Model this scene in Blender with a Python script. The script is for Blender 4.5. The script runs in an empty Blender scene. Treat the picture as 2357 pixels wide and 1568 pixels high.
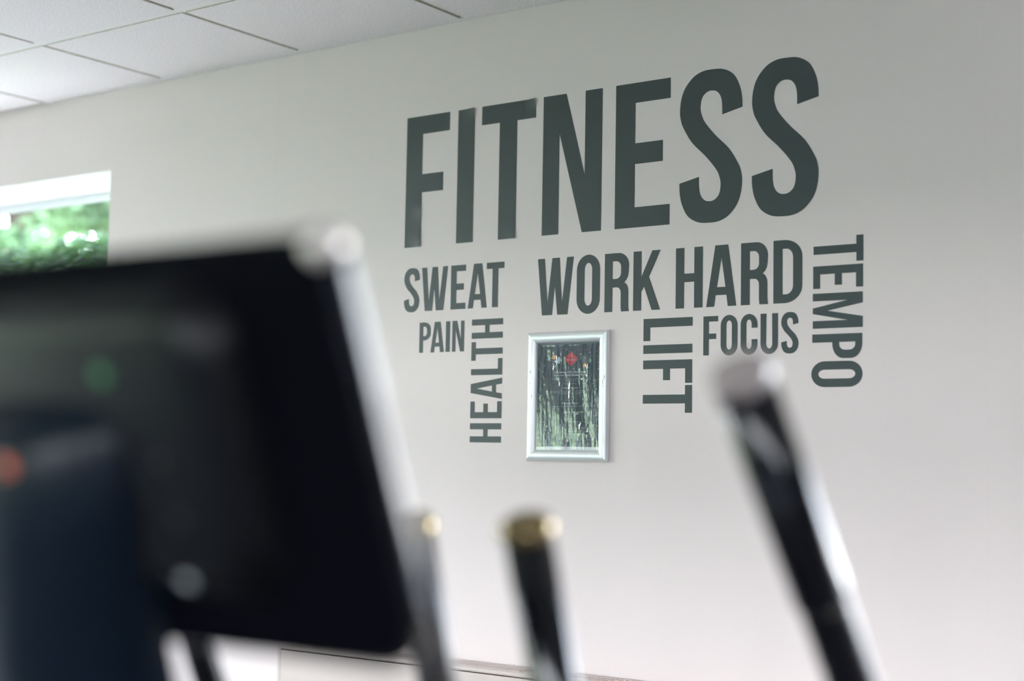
import bpy, bmesh, math, random
from mathutils import Vector, Matrix, noise
R_ = math.radians
random.seed(7)
scene = bpy.context.scene
COL = scene.collection

# ------------------------------------------------------------------ camera
CAM_Z, D = 1.40, 3.1109                      # camera height, distance to the lettered wall (y = D)
W_PX, F_PX = 2357.0, 3439.6
cam_d = bpy.data.cameras.new('camera')
cam = bpy.data.objects.new('camera', cam_d); COL.objects.link(cam)
cam_d.sensor_fit = 'HORIZONTAL'; cam_d.sensor_width = 36.0; cam_d.lens = F_PX * 36.0 / W_PX
cam_d.clip_start = 0.02; cam_d.clip_end = 300
YAW, PITCH, ROLL = R_(36.062), R_(4.511), R_(-1.0043)
_R = Matrix.Rotation(YAW, 4, 'Z') @ Matrix.Rotation(PITCH, 4, 'X') @ Matrix.Rotation(ROLL, 4, 'Y')
_R = _R @ Matrix.Rotation(R_(90), 4, 'X')
cam.matrix_world = Matrix.Translation((0, 0, CAM_Z)) @ _R
cam_d.dof.use_dof = True; cam_d.dof.focus_distance = 3.62; cam_d.dof.aperture_fstop = 1.6
scene.camera = cam

# ------------------------------------------------------------------ sky, sun, exposure
SKY, SUN, EXPO = 20.0, 28.0, 0.28
wd = bpy.data.worlds.new('sky'); scene.world = wd; wd.use_nodes = True
nt = wd.node_tree; nt.nodes.clear()
tc = nt.nodes.new('ShaderNodeTexCoord'); sp = nt.nodes.new('ShaderNodeSeparateXYZ')
mr = nt.nodes.new('ShaderNodeMapRange'); rp = nt.nodes.new('ShaderNodeValToRGB')
bg = nt.nodes.new('ShaderNodeBackground'); ou = nt.nodes.new('ShaderNodeOutputWorld')
mr.inputs[1].default_value = 0.0; mr.inputs[2].default_value = 0.9
rp.color_ramp.elements[0].color = (0.95, 0.965, 1.0, 1); rp.color_ramp.elements[1].color = (0.40, 0.64, 1.0, 1)
nt.links.new(tc.outputs['Generated'], sp.inputs[0]); nt.links.new(sp.outputs['Z'], mr.inputs[0])
nt.links.new(mr.outputs[0], rp.inputs[0]); nt.links.new(rp.outputs[0], bg.inputs[0])
bg.inputs[1].default_value = SKY; nt.links.new(bg.outputs[0], ou.inputs[0])
sl = bpy.data.lights.new('sun', 'SUN'); sl.energy = SUN; sl.angle = R_(1.0); sl.color = (1.0, 0.93, 0.82)
so = bpy.data.objects.new('sun', sl); COL.objects.link(so)
SUN_DIR = Vector((0.35, 0.62, 0.95)).normalized()          # towards the sun
so.rotation_euler = SUN_DIR.to_track_quat('Z', 'Y').to_euler(); so.location = (0, 0, 20)
vs = scene.view_settings
vs.view_transform = 'Standard'; vs.look = 'None'; vs.gamma = 1.0; vs.use_curve_mapping = False; vs.exposure = EXPO
scene.cycles.max_bounces = 10; scene.cycles.diffuse_bounces = 6; scene.cycles.transparent_max_bounces = 16
scene.cycles.caustics_reflective = False; scene.cycles.caustics_refractive = False

# room shell extents
XL, XR, YB, YF, ZC, ZF = -6.2, 7.0, D, -3.6, 2.575, 0.0
WT = 0.30                                     # wall thickness
# openings: (a0, a1, z0, z1) along each wall
WIN_BACK = [(-5.75, -3.891, 0.45, 2.312), (-0.72, 1.30, 0.90, 2.40)]
WIN_REAR = [(-5.9, -3.3, 0.75, 1.73), (-2.9, -0.3, 0.75, 1.73), (0.1, 2.7, 0.75, 1.73), (3.1, 5.7, 0.75, 1.73)]
WIN_LEFT = [(-3.4, -1.2, 0.45, 1.95), (-0.9, 1.75, 0.60, 2.52)]
def portal(loc, rot, sx, sz):
    l = bpy.data.lights.new('window_portal', 'AREA'); l.shape = 'RECTANGLE'; l.size = sx; l.size_y = sz
    l.cycles.is_portal = True
    o = bpy.data.objects.new('window_portal', l); COL.objects.link(o); o.location = loc; o.rotation_euler = rot
for a0, a1, z0, z1 in WIN_BACK: portal(((a0+a1)/2, YB+WT+.02, (z0+z1)/2), (R_(-90), 0, 0), a1-a0, z1-z0)
for a0, a1, z0, z1 in WIN_REAR: portal(((a0+a1)/2, YF-WT-.02, (z0+z1)/2), (R_(90), 0, 0), a1-a0, z1-z0)
for a0, a1, z0, z1 in WIN_LEFT: portal((XL-WT-.02, (a0+a1)/2, (z0+z1)/2), (R_(90), 0, R_(-90)), a1-a0, z1-z0)

# ------------------------------------------------------------------ materials
MATS = {}
def mat(name, col, rough=0.5, metal=0.0, spec=0.5, bump=None, var=None, coat=0.0):
    """bump=(scale, strength, distance), var=(scale, amount) colour mottling"""
    m = bpy.data.materials.new(name); m.use_nodes = True; t = m.node_tree; b = t.nodes['Principled BSDF']
    b.inputs['Base Color'].default_value = (*col, 1); b.inputs['Roughness'].default_value = rough
    b.inputs['Metallic'].default_value = metal; b.inputs['Specular IOR Level'].default_value = spec
    b.inputs['Coat Weight'].default_value = coat
    co = t.nodes.new('ShaderNodeTexCoord')
    if bump:
        n = t.nodes.new('ShaderNodeTexNoise'); n.inputs['Scale'].default_value = bump[0]; n.inputs['Detail'].default_value = 3
        u = t.nodes.new('ShaderNodeBump'); u.inputs['Strength'].default_value = bump[1]; u.inputs['Distance'].default_value = bump[2]
        t.links.new(co.outputs['Object'], n.inputs['Vector']); t.links.new(n.outputs['Fac'], u.inputs['Height'])
        t.links.new(u.outputs['Normal'], b.inputs['Normal'])
    if var:
        n = t.nodes.new('ShaderNodeTexNoise'); n.inputs['Scale'].default_value = var[0]; n.inputs['Detail'].default_value = 4
        r = t.nodes.new('ShaderNodeValToRGB'); k = var[1]
        r.color_ramp.elements[0].position = .3; r.color_ramp.elements[1].position = .7
        r.color_ramp.elements[0].color = (*[c*(1-k) for c in col], 1); r.color_ramp.elements[1].color = (*[min(1, c*(1+k)) for c in col], 1)
        t.links.new(co.outputs['Object'], n.inputs['Vector']); t.links.new(n.outputs['Fac'], r.inputs[0])
        t.links.new(r.outputs[0], b.inputs['Base Color'])
    MATS[name] = m
    return m
mat('feature_paint', (.13, .15, .18), .6)
mat('wall_paint', (.815, .722, .710), .55, spec=.3, bump=(160, .25, .0006), var=(1.2, .012))
mat('seam_paint', (.80, .70, .68), .55)
mat('reveal_white', (.86, .86, .85), .45)
mat('tile_face', (.90, .85, .86), .85, spec=.2, bump=(420, .5, .001), var=(190, .13))
mat('tile_edge', (.50, .46, .37), .9, var=(60, .12))
mat('tee_white', (.88, .86, .85), .4)
mat('floor_vinyl', (.09, .085, .09), .45, var=(3, .10))
mat('upvc', (.82, .84, .86), .3)
mat('vinyl_letter', (.042, .056, .060), .42, spec=.45, bump=(35, .12, .002))
mat('radiator_paint', (.66, .565, .525), .35)
mat('radiator_inside', (.45, .30, .17), .8)
mat('aluminium', (.80, .82, .82), .38, metal=.55, bump=(90, .05, .001))
mat('aluminium_scuff', (.28, .30, .29), .6)
mat('paper_white', (.85, .85, .88), .6)
mat('print_dark', (.010, .034, .045), .5)
mat('print_red', (.52, .022, .032), .5); mat('print_orange', (.78, .32, .07), .5)
mat('print_blue', (.48, .62, .72), .5); mat('print_sage', (.22, .34, .25), .5); mat('print_white', (.86, .86, .88), .5)
mat('print_faint', (.38, .40, .41), .5); mat('print_wire', (.25, .27, .27), .5)
mat('console_black', (.0030, .0032, .0055), .55, spec=.012, bump=(300, .08, .0005))
mat('mast_navy', (.003, .008, .016), .30, spec=.22)
mat('grip_black', (.003, .003, .005), .15, spec=.48)
mat('tube_black', (.003, .003, .005), .30, spec=.35)
mat('grip_reflection_grey', (.055, .050, .050), .35, spec=.5)  # grip is black like its twin; reflected light is put into this grey
mat('cap_plastic', (.42, .36, .34), .25, spec=.5)
mat('cap_bronze', (.30, .22, .10), .15, metal=.6)
mat('plug_green', (.03, .22, .09), .3); mat('plug_red', (.70, .10, .04), .3); mat('plug_white', (.45, .48, .50), .3)
mat('screw_steel', (.012, .012, .014), .3)
mat('housing_black', (.0015, .0018, .003), .36, spec=.22)
mat('rim_gloss', (.002, .002, .004), .10, spec=.6)
mat('screen_glass', (.004, .004, .005), .06)
mat('glint_pale', (.86, .77, .71), .22, metal=.35)  # pale tone imitating a bright highlight on the console's top corners
mat('rubber_black', (.012, .012, .012), .7)
mat('steel_grey', (.20, .21, .22), .35, metal=.6)
mat('bark', (.09, .065, .045), .9, bump=(12, .5, .03))
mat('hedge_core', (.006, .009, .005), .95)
mat('yard_concrete', (.07, .07, .075), .9, var=(3, .1))
mat('asphalt', (.045, .045, .05), .9, var=(8, .15))
mat('brick_paving', (.24, .235, .225), .9, var=(2, .15))
def leaf_mat(name, col, trans):
    m = bpy.data.materials.new(name); m.use_nodes = True; t = m.node_tree; t.nodes.clear()
    o = t.nodes.new('ShaderNodeOutputMaterial'); d = t.nodes.new('ShaderNodeBsdfDiffuse'); g = t.nodes.new('ShaderNodeBsdfGlossy')
    s = t.nodes.new('ShaderNodeBsdfTranslucent'); m1 = t.nodes.new('ShaderNodeMixShader'); m2 = t.nodes.new('ShaderNodeMixShader')
    co = t.nodes.new('ShaderNodeTexCoord'); n = t.nodes.new('ShaderNodeTexNoise'); r = t.nodes.new('ShaderNodeValToRGB')
    n.inputs['Scale'].default_value = 2.2; n.inputs['Detail'].default_value = 5
    r.color_ramp.elements[0].color = (*[c*.55 for c in col], 1); r.color_ramp.elements[1].color = (*[c*1.5 for c in col], 1)
    r.color_ramp.elements[0].position = .3; r.color_ramp.elements[1].position = .7
    t.links.new(co.outputs['Object'], n.inputs['Vector']); t.links.new(n.outputs['Fac'], r.inputs[0])
    t.links.new(r.outputs[0], d.inputs[0]); s.inputs[0].default_value = (*trans, 1)
    g.inputs['Roughness'].default_value = .35; g.inputs[0].default_value = (.9, .95, .9, 1)
    m1.inputs[0].default_value = .42; t.links.new(d.outputs[0], m1.inputs[1]); t.links.new(s.outputs[0], m1.inputs[2])
    m2.inputs[0].default_value = .02; t.links.new(m1.outputs[0], m2.inputs[1]); t.links.new(g.outputs[0], m2.inputs[2])
    t.links.new(m2.outputs[0], o.inputs[0]); MATS[name] = m
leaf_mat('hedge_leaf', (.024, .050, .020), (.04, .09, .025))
leaf_mat('tree_leaf', (.16, .245, .14), (.30, .46, .25))
leaf_mat('dark_leaf', (.05, .11, .05), (.10, .22, .06))
mat('grass', (.17, .215, .09), .8, bump=(40, .6, .03), var=(6, .35))
def glass_mat(name, rough, f0, tint=(1, 1, 1)):
    """clear sheet: straight-through transmission plus a Schlick surface reflection"""
    m = bpy.data.materials.new(name); m.use_nodes = True; t = m.node_tree; t.nodes.clear()
    o = t.nodes.new('ShaderNodeOutputMaterial'); a = t.nodes.new('ShaderNodeBsdfTransparent'); g = t.nodes.new('ShaderNodeBsdfGlossy')
    f = t.nodes.new('ShaderNodeLayerWeight'); f.inputs['Blend'].default_value = .5
    p = t.nodes.new('ShaderNodeMath'); p.operation = 'POWER'; p.inputs[1].default_value = 5
    k = t.nodes.new('ShaderNodeMath'); k.operation = 'MULTIPLY_ADD'; k.inputs[1].default_value = 1-f0; k.inputs[2].default_value = f0
    x = t.nodes.new('ShaderNodeMixShader')
    a.inputs[0].default_value = (*tint, 1); g.inputs['Roughness'].default_value = rough
    t.links.new(f.outputs['Facing'], p.inputs[0]); t.links.new(p.outputs[0], k.inputs[0]); t.links.new(k.outputs[0], x.inputs[0])
    t.links.new(a.outputs[0], x.inputs[1]); t.links.new(g.outputs[0], x.inputs[2])
    t.links.new(x.outputs[0], o.inputs[0]); MATS[name] = m
glass_mat('window_glass', .0, .025, (.985, .99, .99)); glass_mat('cover_film', .012, .16, (.97, .98, .98))

# ------------------------------------------------------------------ mesh helpers
def tag(o, label=None, cat=None, group=None, kind=None):
    if label: o['label'] = label
    if cat: o['category'] = cat
    if group: o['group'] = group
    if kind: o['kind'] = kind
    return o
def origin(p):
    v = Vector((0, 0, 0))
    while p is not None: v += p.location; p = p.parent
    return v
def link(name, me, parent=None):
    o = bpy.data.objects.new(name, me); COL.objects.link(o)
    if parent is not None: o.parent = parent
    return o
def obj(name, bm, m, parent=None, smooth=False, loc=None):
    """vertices are in world space; moved into the parent's frame (or to loc)"""
    base = origin(parent) if parent is not None else Vector(loc or (0, 0, 0))
    bmesh.ops.translate(bm, verts=bm.verts, vec=-base)
    me = bpy.data.meshes.new(name); bm.to_mesh(me); bm.free()
    for k in (m if isinstance(m, (list, tuple)) else [m]): me.materials.append(MATS[k])
    if smooth:
        for p in me.polygons: p.use_smooth = True
    o = link(name, me, parent)
    if parent is None: o.location = base
    return o
def empty(name, loc):
    o = bpy.data.objects.new(name, None); COL.objects.link(o); o.location = loc; o.empty_display_size = .1
    return o
def add_box(bm, x0, x1, y0, y1, z0, z1):
    v = [bm.verts.new(p) for p in ((x0,y0,z0),(x1,y0,z0),(x1,y1,z0),(x0,y1,z0),(x0,y0,z1),(x1,y0,z1),(x1,y1,z1),(x0,y1,z1))]
    for f in ((0,3,2,1),(4,5,6,7),(0,1,5,4),(1,2,6,5),(2,3,7,6),(3,0,4,7)): bm.faces.new([v[i] for i in f])
    return v
def box(x0, x1, y0, y1, z0, z1, bev=0.0, seg=2):
    bm = bmesh.new(); add_box(bm, x0, x1, y0, y1, z0, z1)
    if bev: bmesh.ops.bevel(bm, geom=bm.edges[:], offset=bev, segments=seg, affect='EDGES', profile=.5)
    return bm
def crom(pts, n=8, closed=False):
    """Catmull-Rom through points"""
    P = [Vector(p) for p in pts]; out = []
    N = len(P)
    for i in range(N if closed else N-1):
        p0 = P[i-1] if (i > 0 or closed) else P[0]*2-P[1]
        p1, p2 = P[i], P[(i+1) % N]
        p3 = P[(i+2) % N] if (i+2 < N or closed) else P[-1]*2-P[-2]
        for k in range(n):
            t = k/n
            out.append(.5*((2*p1)+(-p0+p2)*t+(2*p0-5*p1+4*p2-p3)*t*t+(-p0+3*p1-3*p2+p3)*t**3))
    if not closed: out.append(P[-1].copy())
    return out
def tube(path, rad, seg=20, cap=True, squash=None):
    """sweep circle of radius rad (number or list) along 3D path; squash=(kx,ky)"""
    bm = bmesh.new(); P = [Vector(p) for p in path]; n = len(P)
    rs = rad if isinstance(rad, (list, tuple)) else [rad]*n
    rings = []; up = None
    for i in range(n):
        t = (P[min(i+1, n-1)]-P[max(i-1, 0)]).normalized()
        if up is None: up = Vector((1, 0, 0)) if abs(t.x) < .9 else Vector((0, 1, 0))
        s = (up - t*up.dot(t)).normalized(); b = t.cross(s); up = s
        k = squash or (1, 1)
        rings.append([bm.verts.new(P[i] + s*math.cos(a)*rs[i]*k[0] + b*math.sin(a)*rs[i]*k[1]) for a in [2*math.pi*j/seg for j in range(seg)]])
    for i in range(n-1):
        for j in range(seg):
            bm.faces.new([rings[i][j], rings[i][(j+1) % seg], rings[i+1][(j+1) % seg], rings[i+1][j]])
    if cap:
        bm.faces.new(rings[0][::-1]); bm.faces.new(rings[-1])
    bmesh.ops.recalc_face_normals(bm, faces=bm.faces)
    return bm
def lathe(base, axis, prof, seg=24):
    """prof = [(dist along axis, radius)]"""
    base = Vector(base); ax = Vector(axis).normalized()
    return tube([base + ax*d for d, r in prof], [max(r, 1e-5) for d, r in prof], seg)
def sector(cx, cy, rx, ry, a0, a1, n=8):
    return [(cx+rx*math.cos(R_(a0+(a1-a0)*i/n)), cy+ry*math.sin(R_(a0+(a1-a0)*i/n))) for i in range(n+1)]
def rrect(x0, x1, y0, y1, r_tl, r_tr, r_br, r_bl, n=8):
    p = []
    p += sector(x1-r_tr, y1-r_tr, r_tr, r_tr, 0, 90, n) + sector(x0+r_tl, y1-r_tl, r_tl, r_tl, 90, 180, n)
    p += sector(x0+r_bl, y0+r_bl, r_bl, r_bl, 180, 270, n) + sector(x1-r_br, y0+r_br, r_br, r_br, 270, 360, n)
    return p
def scale_loop(loop, k):
    """inset loop towards its centre by distance k"""
    cx = (min(p[0] for p in loop)+max(p[0] for p in loop))/2; cy = (min(p[1] for p in loop)+max(p[1] for p in loop))/2
    hw = (max(p[0] for p in loop)-min(p[0] for p in loop))/2; hh = (max(p[1] for p in loop)-min(p[1] for p in loop))/2
    return [(cx+(x-cx)*(hw-k)/hw, cy+(y-cy)*(hh-k)/hh) for x, y in loop]
def stack(loops, frame):
    """loft of same-count loops [(loop, height)] in frame (o, ex, ey, en)"""
    o, ex, ey, en = frame; bm = bmesh.new(); rings = []
    for lp, h in loops: rings.append([bm.verts.new(o+ex*x+ey*y+en*h) for x, y in lp])
    n = len(rings[0])
    for a, b in zip(rings, rings[1:]):
        for j in range(n): bm.faces.new([a[j], a[(j+1) % n], b[(j+1) % n], b[j]])
    bm.faces.new(rings[0][::-1]); bm.faces.new(rings[-1])
    bmesh.ops.recalc_face_normals(bm, faces=bm.faces)
    return bm
def flat_mesh(name, polys, depth):
    """filled 2D polygons (holes allowed) extruded by +-depth, as a mesh in its XY plane"""
    cu = bpy.data.curves.new(name, 'CURVE'); cu.dimensions = '2D'; cu.fill_mode = 'BOTH'; cu.extrude = depth
    for pl in polys:
        s = cu.splines.new('POLY'); s.points.add(len(pl)-1); s.use_cyclic_u = True
        for q, (x, y) in zip(s.points, pl): q.co = (x, y, 0, 1)
    o = bpy.data.objects.new(name, cu); COL.objects.link(o)
    me = bpy.data.meshes.new_from_object(o.evaluated_get(bpy.context.evaluated_depsgraph_get()))
    bpy.data.objects.remove(o); bpy.data.curves.remove(cu); me.name = name
    return me
def smooth_by_angle(o, deg=35):
    me = o.data
    for p in me.polygons: p.use_smooth = True
    bm = bmesh.new(); bm.from_mesh(me)
    for e in bm.edges:
        if len(e.link_faces) == 2 and e.calc_face_angle(0) > R_(deg): e.smooth = False
    bm.to_mesh(me); bm.free()
    return o

# ------------------------------------------------------------------ room shell
def wall_mesh(axis, a0, a1, t0, t1, z0, z1, holes):
    """wall slab running along axis ('x'/'y'), thickness t0..t1, with rectangular holes"""
    xs = sorted({a0, a1, *[h[0] for h in holes], *[h[1] for h in holes]}); zs = sorted({z0, z1, *[h[2] for h in holes], *[h[3] for h in holes]})
    bm = bmesh.new()
    solid = {}
    for i in range(len(xs)-1):
        for k in range(len(zs)-1):
            cx, cz = (xs[i]+xs[i+1])/2, (zs[k]+zs[k+1])/2
            solid[i, k] = not any(h[0] < cx < h[1] and h[2] < cz < h[3] for h in holes)
    def P(a, t, z): return bm.verts.new((a, t, z) if axis == 'x' else (t, a, z))
    def quad(*q): return bm.faces.new([P(*v) for v in q])
    for (i, k), s in solid.items():
        if not s: continue
        A, B, C, E = xs[i], xs[i+1], zs[k], zs[k+1]
        quad((A,t0,C),(B,t0,C),(B,t0,E),(A,t0,E)); quad((B,t1,C),(A,t1,C),(A,t1,E),(B,t1,E))
        for (di, dk, q) in ((-1,0,((A,t0,C),(A,t0,E),(A,t1,E),(A,t1,C))), (1,0,((B,t0,E),(B,t0,C),(B,t1,C),(B,t1,E))),
                            (0,-1,((A,t0,C),(A,t1,C),(B,t1,C),(B,t0,C))), (0,1,((A,t0,E),(B,t0,E),(B,t1,E),(A,t1,E)))):
            if not solid.get((i+di, k+dk), False):
                f = quad(*q)
                if (i+di, k+dk) in solid: f.material_index = 1      # reveals
    bmesh.ops.remove_doubles(bm, verts=bm.verts, dist=1e-5); bmesh.ops.recalc_face_normals(bm, faces=bm.faces)
    return bm
ZT = ZC + .30
tag(obj('wall_back', wall_mesh('x', XL, XR, YB, YB+WT, ZF, ZT, WIN_BACK), ['wall_paint', 'reveal_white']), 'painted wall carrying the fitness lettering', 'wall', kind='structure')
tag(obj('wall_rear', wall_mesh('x', XL, XR, YF-WT, YF, ZF, ZT, WIN_REAR), ['feature_paint', 'reveal_white']), 'slate blue wall with a band of windows behind the camera', 'wall', kind='structure')
tag(obj('wall_left', wall_mesh('y', YF-WT, YB+WT, XL-WT, XL, ZF, ZT, WIN_LEFT), ['wall_paint', 'reveal_white']), 'painted side wall with tall windows', 'wall', kind='structure')
tag(obj('wall_right', box(XR, XR+WT, YF-WT, YB+WT, ZF, ZT), 'feature_paint'), 'plain slate blue side wall at the right', 'wall', kind='structure')
tag(obj('floor', box(XL-WT, XR+WT, YF-WT, YB+WT, -.12, ZF), 'floor_vinyl'), 'dark grey rubber gym floor', 'floor', kind='structure')
tag(obj('roof', box(XL-WT-.25, XR+WT+.25, YF-WT-.25, YB+WT+.25, ZT, ZT+.12), 'reveal_white'), 'flat roof slab above the room', 'roof', kind='structure')
for k, x in enumerate((-3.1376, -1.035)):
    tag(obj('trim_%d' % (k+1), box(x-.0008, x+.0008, YB-.00025, YB+.001, .1, ZC+.02), 'seam_paint'), ['faint vertical board joint between window and lettering', 'faint vertical board joint right of the lettering'][k], 'trim', kind='structure')
# windows: frame, sash bars and panes set towards the outside of the opening
def window(n, axis, a0, a1, z0, z1, t_in, t_out, bars, label):
    def bx(A, B, T0, T1, C, E, bev=.004):
        return box(A, B, T0, T1, C, E, bev) if axis == 'x' else box(T0, T1, A, B, C, E, bev)
    c = Vector(((a0+a1)/2, (t_in+t_out)/2, z0)) if axis == 'x' else Vector(((t_in+t_out)/2, (a0+a1)/2, z0))
    w = empty('window_%d' % n, c); tag(w, label, 'window', kind='structure')
    fw = .024; e = .001
    for q in ((a0+e, a0+fw, z0+e, z1-e), (a1-fw, a1-e, z0+e, z1-e), (a0+fw, a1-fw, z1-fw, z1-e), (a0+fw, a1-fw, z0+e, z0+fw)):
        obj('frame_rail', bx(q[0], q[1], t_in, t_out, q[2], q[3]), 'upvc', w)
    xs = [a0+fw] + [a0+(a1-a0)*b for b in bars] + [a1-fw]
    for b in bars:
        x = a0+(a1-a0)*b; obj('mullion', bx(x-.03, x+.03, t_in+.005, t_out-.005, z0+fw, z1-fw), 'upvc', w)
    for i in range(len(xs)-1):
        A = xs[i]+(0 if i == 0 else .03); B = xs[i+1]-(0 if i == len(xs)-2 else .03); tm = (t_in+t_out)/2
        obj('pane', bx(A, B, tm-.003, tm+.003, z0+fw, z1-fw, 0), 'window_glass', w)
    return w
window(1, 'x', *WIN_BACK[0], YB+.262, YB+.298, [.25], 'white framed window looking onto the sunny hedge')
window(2, 'x', *WIN_BACK[1], YB+.225, YB+.285, [.62], 'white framed window right of the lettered wall stretch')
for i, q in enumerate(WIN_REAR): window(3+i, 'x', *q, YF-.285, YF-.225, [.5], ['window behind the camera next to the side wall', 'second window behind the camera from the side wall', 'third window behind the camera from the side wall', 'window behind the camera furthest from the side wall'][i])
for i, q in enumerate(WIN_LEFT): window(7+i, 'y', *q, XL-.285, XL-.225, [.5], ['side wall window by the rear corner', 'taller side wall window nearer the lettered wall'][i])

# suspended ceiling: backing, white tees, one object per tile
ceil = tag(obj('ceiling', box(XL, XR, YF, YB, ZC+.05, ZC+.07), 'tee_white'), 'suspended ceiling of pale mineral tiles', 'ceiling', kind='structure')
TX0, TY0, GX, GY = -3.633, YB-.479, .014, .030
kx = [k for k in range(-10, 20) if TX0+.6*k > XL-.6 and TX0+.6*k < XR]
ky = [k for k in range(0, 12)]
for j in range(-1, 11):
    y = TY0-.6*j
    if j >= 0 and y > YF: obj('main_tee', box(XL, XR, y-.022, y+.022, ZC+.0035, ZC+.045), 'tee_white', ceil)
for k in kx:
    x = TX0+.6*k
    if x > XL: obj('cross_tee', box(x-.012, x+.012, YF, YB, ZC+.0055, ZC+.040), 'tee_white', ceil)
def tile_me(sx, sy):
    bm = bmesh.new(); add_box(bm, 0, sx, 0, sy, 0, .018)
    for f in bm.faces: f.material_index = 0 if abs(f.normal.z) > .5 else 1
    bm.normal_update()
    for f in bm.faces: f.material_index = 0 if abs(f.normal.z) > .5 else 1
    bmesh.ops.bevel(bm, geom=[e for e in bm.edges if all(v.co.z < .001 for v in e.verts)], offset=.0012, segments=1, affect='EDGES')
    me = bpy.data.meshes.new('ceiling_tile'); bm.to_mesh(me); bm.free()
    me.materials.append(MATS['tile_face']); me.materials.append(MATS['tile_edge']); return me
tcache = {}
EDGE = .020
for j in range(-1, 11):
    y1 = (TY0-.6*j - GY/2); y0 = y1 - .6 + GY
    if j == -1: y0, y1 = TY0+GY/2, YB-EDGE
    y0 = max(y0, YF+.002)
    if y1-y0 < .05: continue
    for k in kx:
        x0, x1 = TX0+.6*k+GX/2, TX0+.6*(k+1)-GX/2
        x0, x1 = max(x0, XL+.002), min(x1, XR-.002)
        if x1-x0 < .05: continue
        key = (round(x1-x0, 3), round(y1-y0, 3))
        if key not in tcache: tcache[key] = tile_me(*key)
        o = link('ceiling_tile', tcache[key], ceil); o.location = (x0, y0, ZC + random.uniform(-.0006, .0006))
obj('edge_strip', box(TX0-.6+.005, XR, YB-EDGE-.004, YB-.0005, ZC-.0005, ZC+.012), 'tile_face', ceil)
obj('wall_angle', box(XL, XR, YB-.022, YB-.0005, ZC+.012, ZC+.03), 'tee_white', ceil)

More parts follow.
